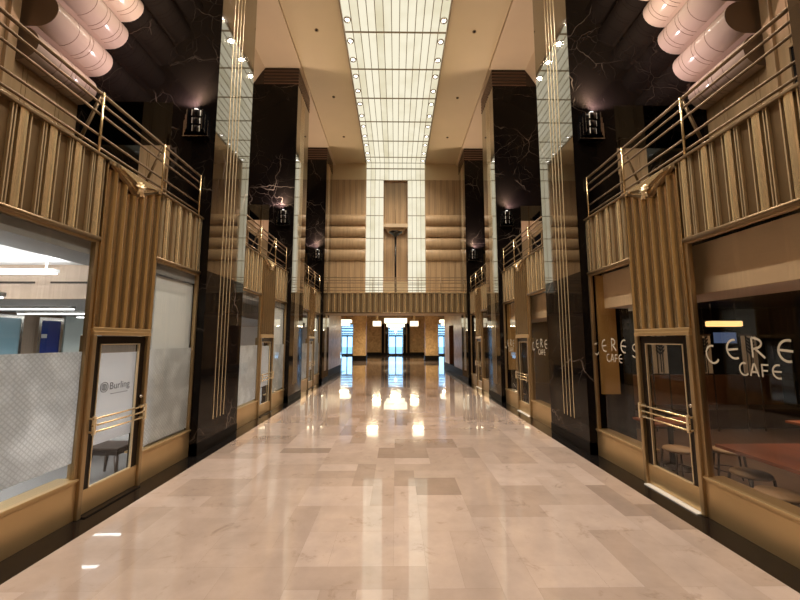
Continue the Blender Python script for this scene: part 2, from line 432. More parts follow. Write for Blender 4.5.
# downlights set in the outer strips
proto = None
for s in (-1, 1):
    for k in range(24):
        y = EY - .35 - .83 * k
        if y < 1: break
        lab = f'{ORD[k] if k < 20 else "another"} small downlight from the end wall along the {SIDE[s]} edge of the glowing ceiling'
        if k > 13:   # behind the picture's upper edge: lamps only
            pass
        x = s * (W - STRIP / 2)
        t = thing('downlight', (x, y, LZ - .02), lab, 'downlight', 'downlights along the glowing ceiling')
        link('trim_ring', MB().lathe((x, y, LZ), [(.062, -.012), (.066, -.05), (.115, -.05), (.118, -.03), (.118, -.004)], 20), M['steel'], t)
        link('lamp', MB().lathe((x, y, LZ), [(.0001, -.03), (.062, -.03), (.062, -.02)], 16), M['lamp'], t)
        if k > 1: spot('beam', (x, y, LZ - .075), (x * .6, y, 0), 250, math.radians(118), (1., .87, .72), .8, .05, t)

# small dark ceiling eyes
for n, (x, y, lab) in enumerate(((-2.62, 10.9, 'left of the glowing strip, nearest the viewer'), (-2.62, 14.2, 'left of the glowing strip, second from the viewer'),
                    (-2.62, 17.2, 'left of the glowing strip, farthest back'), (2.62, 10.9, 'right of the glowing strip, nearest the viewer'),
                    (2.62, 14.2, 'right of the glowing strip, second from the viewer'), (2.62, 17.2, 'right of the glowing strip, farthest back'))):
    z = CZ + .163
    t = thing('ceiling_eyelet', (x, y, z), 'tiny dark round eyelet in tan ceiling ' + lab, 'downlight', 'dark eyelets in the tan ceiling')
    link('eyelet_ring', MB().lathe((x, y, z), [(.03, 0), (.05, -.02), (.065, -.02), (.07, .02)], 14), M['bronze'], t)
    link('eyelet_lens', MB().lathe((x, y, z), [(.0001, -.012), (.045, -.012), (.045, 0)], 14), M['blackgloss'], t)

# ------------------------------------------------------------------ outer balcony walls (panelled buff veneer)
M['woodseam'] = pbr('veneer_seam', (.26, .165, .09), .4)
def panel_profile(L, pitch, depth=.012, gw=.014):
    pts = [(0, 0)]; u = pitch * .5
    while u < L - .1:
        for d in (0, .075):
            if u + d + gw + .01 < L:
                pts += [(u + d, 0), (u + d + .003, -depth), (u + d + gw - .003, -depth), (u + d + gw, 0)]
        u += pitch
    pts.append((L, 0)); return pts, [1 if a[1] < 0 and b[1] < 0 else 0 for a, b in zip(pts, pts[1:])]
for s in (-1, 1):
    mb = MB(); pr, mt = panel_profile(EY - YB, .62)
    mb.sheet([(s * (OW + .0 - d), YB + u, FZ) for u, d in pr], (0, 0, 6.6), mt)
    struct('wall_' + SIDE[s], mb, [M['wood'], M['woodseam']])
    struct('wall_backing_' + SIDE[s], MB().box(s * (OW + .03), s * (OW + .2), YB, EY + .3, FZ - .8, CZ), M['seam'])
    # balcony slab
    struct('floor_balcony_' + SIDE[s], MB().box(s * (SX + .03), s * OW, YB, EY, PB + .02, FZ), M['granite'])
struct('wall_back', MB().box(-10.4, 10.4, YB - .2, YB, 0, CZ + .5), M['ceil'])
for i in range(3):
    for s in (-1, 1):
        yc = BY0[i] + 1.75
        w = thing(f'window_{20 + i * 2 + (s > 0)}', (s * OW, yc, 5.95), f'small dark window high on the {SIDE[s]} balcony wall of the {BAYW[i]} bay', 'window', None, 'structure')
        link('frame', MB().box(s * (OW - .05), s * OW, yc - .62, yc + .62, 5.93, 5.98).box(s * (OW - .05), s * OW, yc - .62, yc + .62, 6.78, 6.83)
             .box(s * (OW - .05), s * OW, yc - .62, yc - .57, 5.98, 6.78).box(s * (OW - .05), s * OW, yc + .57, yc + .62, 5.98, 6.78), M['wood'], w)
        link('pane', MB().box(s * (OW - .02), s * (OW - .012), yc - .57, yc + .57, 5.98, 6.78), M['blackglass'], w)
        # vertical pilaster strip on the wall beside the scalloped cornice
        struct(f'trim_pilaster_{SIDE[s]}_{i + 1}', MB().box(s * (OW - .07), s * OW, BY0[i] + 2.52, BY0[i] + 2.66, FZ, 10.3), M['wood'], bevel=.01)

# ------------------------------------------------------------------ pillars
LINT = 6.88
def pillar(s, i):
    y0, y1 = PY[i], PY[i] + PW
    lab = ['nearest polished black marble pillar at the {} edge of the picture', 'tall black marble pillar between nearest and middle shopfront on the {}',
           'tall black marble pillar between middle and farthest shopfront on the {}', 'farthest tall black marble pillar on the {}, beside the bridge'][i].format(SIDE[s])
    t = thing('marble_pillar', (s * PX, y0, 0), lab, 'pillar', 'black marble pillars')
    mb = MB().box(s * PX, s * 4.48, y0, y1, 0, CZ)
    mb.prism([(s * 4.48, y0, LINT), (s * 6.38, y0, LINT), (s * 6.38, y0, CZ - 2.4), (s * 4.83, y0, CZ), (s * 4.48, y0, CZ)], (0, PW, 0))
    mb.box(s * 6.3, s * 6.385, y0, y1, FZ + .002, LINT)
    link('shaft', mb, M['marble'], t)
    link('polished_facing', MB().box(s * (PX - .004), s * (PX - .0005), y0, y1, 3.42, CZ - .02), M['marblefront'], t)
    for k in range(4):
        yy = y0 + .52 + k * .145
        link('inlay_strip', MB().box(s * (PX - .010), s * (PX - .004), yy, yy + .022, .55, CZ - .55), M['bright'], t)
    for k in range(5):
        z = CZ - .12 - k * .125
        link('capital_band', MB().box(s * (PX - .022), s * 4.86, y0 - .022, y1 + .022, z - .022, z), M['capline'], t)
    mb = MB().box(s * (PX - .012), s * 4.48, y0 - .012, y1 + .012, CZ - .66, CZ - .02)
    mb.prism([(s * 4.48, y0 - .012, CZ - .66), (s * 5.35, y0 - .012, CZ - .66), (s * 4.83, y0 - .012, CZ - .02), (s * 4.48, y0 - .012, CZ - .02)], (0, PW + .024, 0))
    link('capital', mb, M['capital'], t)
    link('plinth', MB().box(s * (PX - .012), s * 4.46, y0 - .0, y1 + .0, 0, .22), M['blacktrim'], t)
    return t
for s in (-1, 1):
    for i in range(4): pillar(s, i)

# sconces on the pillar faces toward the viewer
def sconce(s, i):
    y = PY[i]; x = s * 3.95; z = 6.15
    lab = f'black and nickel stepped uplight sconce on the {["", "first", "second", "farthest"][i]} marble pillar seen on the {SIDE[s]}'
    t = thing('wall_sconce', (x, y, z), lab, 'wall lamp', 'stepped uplight sconces on the pillars')
    for k in range(3):
        zz = z + .04 + .155 * k; r = .125 + .012 * k
        ti = link('tier', MB().lathe((x, y, zz), [(.0001, 0), (r - .012, 0), (r, .02), (r, .125), (r - .02, .14), (.0001, .14)], 20, -PI, 0), M['blackgloss'], t)
        for a in (-.66, -.30):
            ca, sa = math.cos(a * PI), math.sin(a * PI); cb, sb = math.cos(a * PI + .13), math.sin(a * PI + .13)
            mb = MB(); R1 = r + .004
            mb.prism([(x + R1 * ca, y + R1 * sa, zz + .012), (x + R1 * cb, y + R1 * sb, zz + .012), (x + (r - .02) * cb, y + (r - .02) * sb, zz + .012), (x + (r - .02) * ca, y + (r - .02) * sa, zz + .012)], (0, 0, .115))
            link('highlight_strip', mb, M['satin'], ti)  # pale strips paint the lamp's reflection on the curved tier
    for k in range(3):
        for q in (-1, 1):
            xx = x + q * (.15 + .042 * k); zb = z + .06 - .045 * k
            fi = link('fin', MB().box(xx - .012, xx + .012, y - .15 + .035 * k, y - .001, zb, zb + .42 - .05 * k), M['blackgloss'], t)
            link('fin_edge', MB().box(xx - .009, xx + .009, y - .156 + .035 * k, y - .15 + .035 * k, zb, zb + .42 - .05 * k), M['steel'], fi)
    link('bottom_tray', MB().box(x - .25, x + .25, y - .09, y - .001, z - .05, z - .03), M['steel'], t)
    link('backplate', MB().box(x - .22, x + .22, y - .014, y - .001, z - .03, z + .5), M['blackgloss'], t)
    link('lamp', MB().lathe((x, y - .09, z + .5), [(.0001, .0), (.04, 0), (.04, .012), (.0001, .016)], 12), M['softlamp'], t)
    spot('beam', (x, y - .1, z + .56), (s * 5.3, y - .6, z + 2.9), 190, math.radians(112), (1., .75, .75), .35, .05, t)
    spot('ceiling_beam', (x, y - .12, z + .6), (s * 3.0, y - 1.6, CZ), 330, math.radians(125), (1., .82, .60), .9, .08, t)
    return t
for s in (-1, 1):
    for i in (1, 2, 3): sconce(s, i)

# scalloped cornices
def cornice(s, i):
    y1 = PY[i + 1]; y0 = y1 - 1.19
    lab = f'stack of rounded scalloped cornice bulges above the {SIDE[s]} balcony beside the first black pillar'
    t = thing('scalloped_cornice', (s * OW, y0, 6.8), lab, 'cornice', 'scalloped cornices')
    for k in range(6):
        z0 = 6.8 + .615 * k; xo = OW - .37 - .265 * k   # tip of the bulge
        n = 12; c = xo + .34
        pts = [(s * (OW + .02), 0, z0)]
        for j in range(n + 1):
            a = -PI / 2 + PI * j / n
            pts.append((s * (c - .34 * math.cos(a)), 0, z0 + .3075 + .3075 * math.sin(a)))
        pts.append((s * (OW + .02), 0, z0 + .615))
        P = [Vector((p[0], y0, p[2])) for p in pts]
        mb = MB()
        a = [mb._v(p) for p in P]; b = [mb._v(p + Vector((0, y1 - y0, 0))) for p in P]
        f = mb.bm.faces.new(list(reversed(a))); f.material_index = 1
        for j in range(len(P) - 1):
            f = mb.bm.faces.new([a[j], a[j + 1], b[j + 1], b[j]]); f.smooth = 0 < j < len(P) - 2
        bu = link('bulge', mb, [M['scallop'], M['capshade']], t, merge=False)
        # seams: thin arcs round the bulge
        for yy in (.36, .56, .63, .83, .90):
            mb = MB(); yq = y0 + yy * 1.19 / 1.05
            q = []
            for j in range(n + 1):
                an = -PI / 2 + PI * j / n
                q.append(Vector((s * (c - .342 * math.cos(an)), yq, z0 + .3075 + .3085 * math.sin(an))))
            mb.sheet(q, (0, .011, 0))
            link('seam', mb, M['seampink'], bu)
    return t
M['scallop'] = pbr('buff_lacquered_plaster', (.66, .52, .42), .16, coat=.2)
M['capshade'] = pbr('shaded_endcap', (.17, .105, .06), .5)  # bulge ends left unlit by the sconces, shade put into the colour
M['seampink'] = pbr('joint_line', (.22, .13, .09), .5)
for s in (-1, 1): cornice(s, 0)

# ------------------------------------------------------------------ parapets, railings, shopfronts
def flutes(L, pitch=.30):
    """profile (u,d) and material per segment of the ribbed bronze fascia"""
    n = max(1, int(round(L / pitch))); p = L / n; pts = []; mats = []
    seq = [(.095, 0, 0), (.012, .03, 2), (.016, .01, 0), (.012, .03, 2), (.022, .01, 0), (.078, .04, 1), (.034, .01, 0), (.013, .03, 2), (.018, .006, 0)]
    tot = sum(q[0] for q in seq)
    for k in range(n):
        u = k * p
        for w, d, m in seq:
            w = w * p / tot
            if pts: mats.append(m if d > pts[-1][1] else 0)
            pts.append((u + (.0008 if d else 0), d))
            if m == 1:
                for j in (1, 2, 3): mats.append(1); pts.append((u + w * j / 4, d + .006 * math.sin(PI * j / 4)))
            u += w; mats.append(m); pts.append((u, d))
    mats.append(0)
    pts.append((L, 0))
    return pts, mats

def parapet(s, i):
    y0 = BY0[i]
    t = thing('balcony_parapet', (s * SX, y0, PB), f'ribbed bronze balcony front of the {BAYW[i]} bay on the {SIDE[s]}', 'balcony front', 'ribbed bronze balcony fronts')
    for a, b in ((0, DA), (DB, BAY)):
        pts, mats = flutes(b - a)
        mb = MB(); mb.sheet([(s * (SX - d), y0 + a + u, PB + .05) for u, d in pts], (0, 0, PT - PB - .07), mats)
        link('ribbed_panel', mb, [M['bronze'], M['brass'], M['bright']], t)
        link('bottom_rail', MB().tube((s * (SX - .02), y0 + a, PB + .025), (s * (SX - .02), y0 + b, PB + .025), .034, 10).box(s * (SX - .03), s * (SX + .1), y0 + a, y0 + b, PB, PB + .05), M['bronze'], t)
    link('coping', MB().box(s * (SX - .06), s * (SX + .12), y0, y0 + BAY, PT - .025, PT + .01), M['bronze'], t, bevel=.006)
    link('backing', MB().box(s * (SX + .034), s * (SX + .1), y0, y0 + BAY, PB + .01, PT - .03), M['bronze'], t)
    return t

def railing(s, i):
    y0 = BY0[i]; xr = s * (SX + .06)
    t = thing('balcony_railing', (xr, y0, PT), f'bronze tube railing on the balcony of the {BAYW[i]} bay on the {SIDE[s]}', 'railing', 'balcony tube railings')
    for z in (4.58, 4.74, 5.02, 5.165, 5.30):
        r = .022 if z > 5.2 else .016
        link('rail', MB().tube((xr, y0 + .01, z), (xr, y0 + BAY - .01, z), r, 10), M['rail'], t)
    for y in (.12, 1.5, 2.75, BAY - .05):
        link('post', MB().tube((xr - s * .03, y0 + y, PT + .011), (xr - s * .03, y0 + y, 5.31), .014, 8), M['brass'], t)
    for y in (1.5, 2.75):
        link('brace', MB().tube((xr, y0 + y, 5.28), (xr + s * .42, y0 + y + .02, FZ + .01), .02, 8), M['bronze'], t)
    return t

def cartouche(s, i):
    y0 = BY0[i] + DA; y1 = BY0[i] + DB; L = y1 - y0; z0 = 2.16; n = 6
    t = thing('fluted_door_surround', (s * SX, y0, z0), f'fluted bronze panel with a crest above the door of the {BAYW[i]} bay on the {SIDE[s]}', 'door surround', 'fluted bronze panels above the doors')
    m = 10; mb = MB(); pts = [(0, -.01), (0, .055)]; mats = [0]; fl_ = .011; wv = L / n
    for k in range(n):
        u0 = k * wv
        pts.append((u0 + fl_ / 2, .055)); mats.append(1)
        for j in range(1, m):
            pts.append((u0 + fl_ / 2 + (wv - fl_) * j / m, .055 - .066 * math.sin(PI * j / m) ** .8)); mats.append(0)
        pts.append((u0 + wv - fl_ / 2, .055)); mats.append(0)
    pts += [(L, .055), (L, -.01)]; mats += [1, 0]
    mb.sheet([(s * (SX - d), y0 + u, z0 + .09) for u, d in pts], (0, 0, PT - z0 - .13), mats)
    link('fluted_panel', mb, [M['flute'], M['brass']], t)  # paler metal along the ridges puts their highlights into the colour
    link('panel_back', MB().box(s * (SX + .016), s * (SX + .03), y0, y1, z0, PT - .03), M['bronze'], t)
    link('lower_border', MB().box(s * (SX - .072), s * SX, y0, y1, z0, z0 + .05).box(s * (SX - .06), s * SX, y0, y1, z0 + .05, z0 + .1), M['kick'], t, bevel=.008)
    # stepped crest, falling to the middle
    yc = (y0 + y1) / 2
    for k in range(4):
        d = .045 + .013 * k; e = .05 * k
        poly = [(y0 + e, PT - .025), (y0 + e, PT - .06), (y0 + e + .07, PT - .06), (yc - .05, PT - .28 + .05 * k), (yc + .05, PT - .28 + .05 * k), (y1 - e - .07, PT - .06), (y1 - e, PT - .06), (y1 - e, PT - .025)]
        link('crest_step', MB().prism([(s * (SX - .02), a, b) for a, b in poly], (-s * d, 0, 0)), M['brass' if k % 2 else 'bronze'], t)  # alternating tones paint the shading that separates the steps
    # sheaf-like rosette
    mb = MB()
    for k in range(7):
        a = PI * (k / 6 - .0); r = .10
        mb.tube((s * (SX - .11), yc, PT - .17), (s * (SX - .12), yc + r * math.cos(a), PT - .17 + r * .8 * math.sin(a)), .022, 8, .008)
    for k in range(3):
        a = -PI / 2 + (k - 1) * .5
        mb.tube((s * (SX - .11), yc, PT - .17), (s * (SX - .12), yc + .13 * math.cos(a), PT - .17 + .13 * math.sin(a)), .02, 8, .012)
    mb.lathe((s * (SX - .12), yc, PT - .2), [(.0001, -.03), (.035, -.015), (.042, .015), (.03, .05), (.0001, .06)], 12)
    link('rosette', mb, M['bright'], t)
    return t

def window(s, i, a, b, n, pane):
    """one plate-glass shop window with its bronze apron"""
    y0 = BY0[i] + a; y1 = BY0[i] + b
    w = thing(f'window_{n}', (s * SX, y0, 0), f'{"near" if a == 0 else "far"} plate-glass shop window of the {BAYW[i]} bay on the {SIDE[s]}', 'window', None, 'structure')
    link('apron_panel', MB().box(s * (SX - .03), s * (SX + .1), y0, y1, 0, .42), M['kick'], w, bevel=.006)
    link('sill', MB().box(s * (SX - .055), s * (SX + .2), y0, y1, .445, .475).box(s * (SX - .04), s * (SX + .1), y0, y1, .42, .445), M['kick'], w, bevel=.006)
    link('frame', MB().box(s * (SX - .03), s * (SX + .03), y0, y0 + .05, .475, PB).box(s * (SX - .03), s * (SX + .03), y1 - .05, y1, .475, PB)
         .box(s * (SX - .03), s * (SX + .03), y0 + .05, y1 - .05, PB - .03, PB), M['frame'], w, bevel=.006)
    link('pane', MB().box(s * SX, s * (SX + .008), y0 + .05, y1 - .05, .475, PB - .03), pane, w)
    return w

def door(s, i, n, pane):
    y0 = BY0[i] + DA; y1 = BY0[i] + DB
    d = thing(f'door_{n}', (s * SX, y0, 0), f'bronze-framed glass shop door of the {BAYW[i]} bay on the {SIDE[s]}', 'door', None, 'structure')
    link('jamb', MB().box(s * (SX - .07), s * (SX + .1), y0, y0 + .058, 0, 2.16), M['frame'], d, bevel=.01)
    link('jamb', MB().box(s * (SX - .07), s * (SX + .1), y1 - .058, y1, 0, 2.16), M['frame'], d, bevel=.01)
    a, b = y0 + .058, y1 - .058; st = .112
    link('door_leaf', MB().box(s * (SX - .02), s * (SX + .03), a, a + st, .02, 2.15).box(s * (SX - .02), s * (SX + .03), b - st, b, .02, 2.15)
         .box(s * (SX - .02), s * (SX + .03), a + st, b - st, 2.05, 2.15), M['darkmetal'], d)
    link('bottom_rail', MB().box(s * (SX - .035), s * (SX + .03), a, b, .02, .30), M['kick'], d, bevel=.008)
    q = .014
    link('glazing_bead', MB().box(s * (SX - .03), s * (SX - .0), a + st, a + st + q, .30, 2.05).box(s * (SX - .03), s * (SX - .0), b - st - q, b - st, .30, 2.05)
         .box(s * (SX - .03), s * (SX - .0), a + st, b - st, 2.05 - q, 2.05).box(s * (SX - .03), s * (SX - .0), a + st, b - st, .3, .3 + q), M['bright'], d)
    link('pane', MB().box(s * (SX + .004), s * (SX + .012), a + st, b - st, .3, 2.05), pane, d)
    link('threshold', MB().box(s * (SX - .115), s * (SX + .05), a - .0, b, 0.002, .016), M['satin' if s > 0 else 'darkmetal'], d)
    for z in (.98, 1.06, 1.14):
        link('push_bar', MB().tube((s * (SX - .11), a + .0, z), (s * (SX - .11), b - .0, z), .012, 10), M['brass'], d)
    for yy in (a + .02, b - .02):
        link('bar_bracket', MB().box(s * (SX - .125), s * (SX - .095), yy - .018, yy + .018, .95, 1.17).box(s * (SX - .1), s * (SX - .02), yy - .012, yy + .012, .97, .99)
             .box(s * (SX - .1), s * (SX - .02), yy - .012, yy + .012, 1.13, 1.15), M['bright'], d, bevel=.003)
    link('lock_knob', MB().tube((s * (SX - .02), b - .04, 1.28), (s * (SX - .06), b - .04, 1.28), .02, 12) if s < 0 else
         MB().tube((s * (SX - .02), a + .04, 1.28), (s * (SX - .06), a + .04, 1.28), .02, 12), M['steel'], d)
    return d

# lettering strokes on unit boxes (u right, v up)
def arc(cx, cy, rx, ry, a0, a1, n=14):
    return [(cx + rx * math.cos(math.radians(a0 + (a1 - a0) * k / n)), cy + ry * math.sin(math.radians(a0 + (a1 - a0) * k / n))) for k in range(n + 1)]
GL = {
    'C': [arc(.5, .5, .5, .5, 62, 318)],
    'E': [arc(.55, .5, .55, .5, 75, 290), [(.02, .5), (.8, .5)]],
    'R': [[(.1, 0), (.1, 1)], arc(.1, .72, .6, .28, 90, -90, 10), [(.3, .44), (.85, 0)]],
    'S': [arc(.45, .74, .38, .26, 40, 270, 10) + arc(.45, .24, .42, .24, 90, -140, 10)],
    'A': [[(.0, 0), (.42, 1), (.5, 1), (.85, 0)], [(.16, .33), (.7, .33)]],
    'F': [[(.12, 0), (.12, 1)], [(.12, .95), (.75, .95)], [(.12, .5), (.65, .5)]],
}
def cafe_letters(y_mid, parent):
    """curved cafe name on the right-hand panes; reading left to right means toward the viewer (-Y)"""
    x = SX - .004
    for txt, h, step, base, curve, w in (('CERES', .205, .275, 2.02, .09, .022), ('CAFE', .13, .115, 1.79, 0, .017)):
        n = len(txt)
        for k, ch in enumerate(txt):
            q = k - (n - 1) / 2; yc = y_mid - q * step; zc = base - curve * (q / 2) ** 2
            ang = -q * .10 if curve else 0
            mb = MB()
            def mp(u, v, d):
                U = (u - .45) * h * .8; V = (v - .5) * h
                return Vector((x - d, yc - (U * math.cos(ang) - V * math.sin(ang)), zc + U * math.sin(ang) + V * math.cos(ang)))
            for st in GL[ch]:
                mb.ribbon([Vector(p) for p in st], w / h * 1.05, .003, mp)
            link('letter', mb, M['letter'], parent, merge=False)

wn = 1
for s in (-1, 1):
    for i in range(3):
        parapet(s, i); railing(s, i); cartouche(s, i)
        for a, b in ((0, DA), (DB, BAY)):
            w = window(s, i, a, b, wn, M['glass'] if s < 0 else M['darkglass']); wn += 1
            y0, y1 = BY0[i] + a + .05, BY0[i] + b - .05
            if s < 0:
                top = 1.96
                link('frosted_film', MB().box(s * (SX + .011), s * (SX + .013), y0, y1, .66 if i == 0 and a == 0 else .52, top), M['film'], w)
            elif i < 2: cafe_letters((y0 + y1) / 2, w)
        d = door(s, i, wn // 1 + 40, M['glass'] if s < 0 else M['darkglass'])
        if s < 0:
            y0, y1 = BY0[i] + DA + .17, BY0[i] + DB - .17
            link('frosted_film', MB().box(s * (SX + .014), s * (SX + .016), y0, y1, .78, 1.93), M['plainfilm'], d)
            if i == 0:
                cu = bpy.data.curves.new('sign_text', 'FONT'); cu.body = 'Burling'; cu.size = .13; cu.extrude = .0005; cu.align_x = 'LEFT'
                tmp = bpy.data.objects.new('sign_text', cu); COL.objects.link(tmp)
                dg = bpy.context.evaluated_depsgraph_get(); me = bpy.data.meshes.new_from_object(tmp.evaluated_get(dg))
                bpy.data.objects.remove(tmp)
                yy = y0 + .235; me.transform(Matrix(((0, 0, 1, s * (SX - .001)), (1, 0, 0, yy), (0, 1, 0, 1.45), (0, 0, 0, 1))))
                me.materials.clear(); me.materials.append(M['greyletter'])
                o = bpy.data.objects.new('lettering', me); COL.objects.link(o); adopt(o, d)
                mb = MB(); yc = y0 + .15; zc = 1.49
                mp = lambda u, v, dd: Vector((s * (SX - .001) - s * dd, yc + u, zc + v))
                for r in (.062, .038): mb.ribbon([Vector(p) for p in arc(0, 0, r, r, 0, 360, 28)], .009, .002, mp)
                for k in (-1, 0, 1): mb.ribbon([Vector((.014 * k, -.04)), Vector((.014 * k, .04))], .006, .002, mp)
                link('emblem', mb, M['greyletter'], d, merge=False)
                mb = MB(); mp = lambda u, v, dd: Vector((s * (SX - .001) - s * dd, yc + u, zc + v))
                for k in range(9): mb.ribbon([Vector((.11 + .035 * k, -.1)), Vector((.135 + .035 * k, -.1))], .008, .002, mp)
                link('tagline', mb, M['greyletter'], d, merge=False)

# ------------------------------------------------------------------ end wall and bridge
def zat(y, py): return H + y * math.tan(math.atan((300 - py) / 360) + math.radians(6.34))
Z_BAND = 11.33
for s in (-1, 1):
    mb = MB(); pr, mt = panel_profile(6.4 - W, .36, .014, .028)
    mb.sheet([(s * (W + u), EY + d, FZ) for u, d in pr], (0, 0, Z_BAND - FZ), mt)
    struct('wall_end_' + SIDE[s], mb, [M['wood'], M['woodseam']])
    struct('trim_frieze_' + SIDE[s], MB().box(s * W, s * 6.4, EY - .02, EY + .1, Z_BAND, CZ + .25), M['cream'])
    c = thing('scalloped_cornice', (s * (W + .95), EY, 6.5), f'four horizontal rounded bulges across the end wall {SIDE[s]} of the glowing glass', 'cornice', 'scalloped cornices')
    for k in range(4):
        z0 = 6.54 + .67 * k; n = 10; dep = .13 + .04 * k
        pts = []
        for j in range(n + 1):
            a = -PI / 2 + PI * j / n
            pts.append((s * (W + .02), EY - dep * math.cos(a) * 1.2 + .0, z0 + .335 + .335 * math.sin(a)))
        mb = MB(); mb.prism(pts, (s * (PX - W - .0), 0, 0))
        link('bulge', mb, M['wood'], c)
struct('wall_end', MB().box(-9.6, 9.6, EY + .12, EY + .3, 5.35, CZ + .5), M['seam'])
struct('wall_bridge_soffit', MB().box(-9.6, 9.6, EY + .02, EY + .3, 3.46, 5.35), M['ceil'])

lw = thing('luminous_wall', (0, EY, FZ), 'tall glowing opal glass panels framing the niche on the end wall', 'wall light')
NH = 5.5 * STRIP - 2 * STRIP   # niche half width
NH = .70
zs = [FZ + .05] + [zat(EY, p) for p in (285, 261.5, 238.7, 216, 198, 180.5)]
for s in (-1, 1):
    for k in range(len(zs) - 1):
        link('glass_panel', MB().box(s * NH, s * W, EY - .03, EY - .01, zs[k] + .012, zs[k + 1] - .012), M['lumen'], lw)
    for z in zs[1:]:
        link('cross_bar', MB().box(s * NH, s * W, EY - .065, EY - .031, z - .015, z + .015), M['grid'], lw)
    for k in (1, 2, 3):
        x = s * (NH + (W - NH) * k / 4)
        link('glazing_bar', MB().box(x - .0085, x + .0085, EY - .055, EY - .032, zs[0], zs[-1]), M['grid'], lw)
link('glass_panel', MB().box(-W, W, EY - .03, EY - .01, zs[-1] + .012, LZ - .4), M['lumen'], lw)
for k in range(1, 13):
    x = -W + k * STRIP
    link('glazing_bar', MB().box(x - .0085, x + .0085, EY - .055, EY - .032, zs[-1], LZ), M['grid'], lw)
link('cross_bar', MB().box(-W, W, EY - .065, EY - .031, LZ - .4, LZ - .35), M['grid'], lw)
link('glass_panel', MB().box(-W, W, EY - .03, EY - .01, LZ - .35, LZ), M['lumen'], lw)

# niche: recess behind, shelf, torchiere
mb = MB(); pr, mt = panel_profile(2 * NH, .35, .014, .026)
mb.sheet([(-NH + u, EY + .1 + d, FZ) for u, d in pr], (0, 0, zs[-1] - FZ), mt)
mb.box(-NH - .0, -NH + .02, EY - .06, EY + .1, FZ, zs[-1]).box(NH - .02, NH, EY - .06, EY + .1, FZ, zs[-1]).box(-NH, NH, EY - .06, EY + .1, zs[-1] - .03, zs[-1])
struct('wall_niche', mb, [M['wood'], M['woodseam']])
zsh = zat(EY, 229)
sh = thing('niche_shelf', (0, EY, zsh), 'pale wooden ledge box across the middle of the end wall niche', 'ledge')
link('ledge', MB().box(-NH + .02, NH - .02, EY - .30, EY + .08, zsh, zsh + .22), M['ceilpink'], sh, bevel=.02)
link('bracket', MB().prism([(-NH + .1, EY - .22, zsh), (NH - .1, EY - .22, zsh), (NH - .3, EY - .12, zsh - .28), (-NH + .3, EY - .12, zsh - .28)], (0, .2, 0)), M['wood'], sh)
link('needle', MB().tube((0, EY - .2, zsh + .22), (0, EY - .2, zsh + 1.1), .02, 8, .008), M['bronze'], sh)
t = thing('torchiere', (0, EY - .75, FZ), 'tall thin black torchiere lamp standing on the bridge before the niche', 'floor lamp')
zt = zat(EY - .75, 232.5)
link('base', MB().lathe((0, EY - .75, FZ), [(.0001, 0), (.26, 0), (.26, .04), (.12, .09), (.06, .2), (.0001, .2)], 20), M['blackgloss'], t)
link('pole', MB().tube((0, EY - .75, FZ + .15), (0, EY - .75, zt - .1), .055, 14), M['blackgloss'], t)
link('bowl', MB().lathe((0, EY - .75, zt - .2), [(.055, -.06), (.1, 0), (.26, .1), (.38, .19), (.38, .21), (.28, .12), (.0001, .05)], 28), M['blackgloss'], t)

# bridge parapet
b = thing('bridge_parapet', (0, BRY, 3.46), 'ribbed bronze front of the bridge crossing the far end of the hall', 'balcony front')
pts, mats = flutes(2 * PX, .30)
mb = MB(); mb.sheet([(-PX + u, BRY - d, 3.5) for u, d in pts], (0, 0, .98), mats)
link('ribbed_panel', mb, [M['bronze'], M['brass'], M['bright']], b)
link('bottom_rail', MB().tube((-PX, BRY - .02, 3.48), (PX, BRY - .02, 3.48), .035, 10), M['bronze'], b)
link('coping', MB().box(-PX, PX, BRY - .06, BRY + .12, 4.48, 4.52), M['bright'], b)
struct('floor_bridge', MB().box(-PX - .2, PX + .2, BRY + .015, EY + .02, 3.46, FZ + .002), M['ceilpink'])
r = thing('bridge_railing', (0, BRY + .06, 4.52), 'thin tube railing along the bridge at the far end', 'railing')
for z in (4.64, 4.78, 5.02, 5.16, 5.3):
    link('rail', MB().tube((-PX, BRY + .06, z), (PX, BRY + .06, z), .016, 8), M['rail'], r)
for k in range(7):
    x = -3.5 + 7 * k / 6
    link('post', MB().tube((x, BRY + .06, 4.515), (x, BRY + .06, 5.3), .015, 8), M['rail'], r)

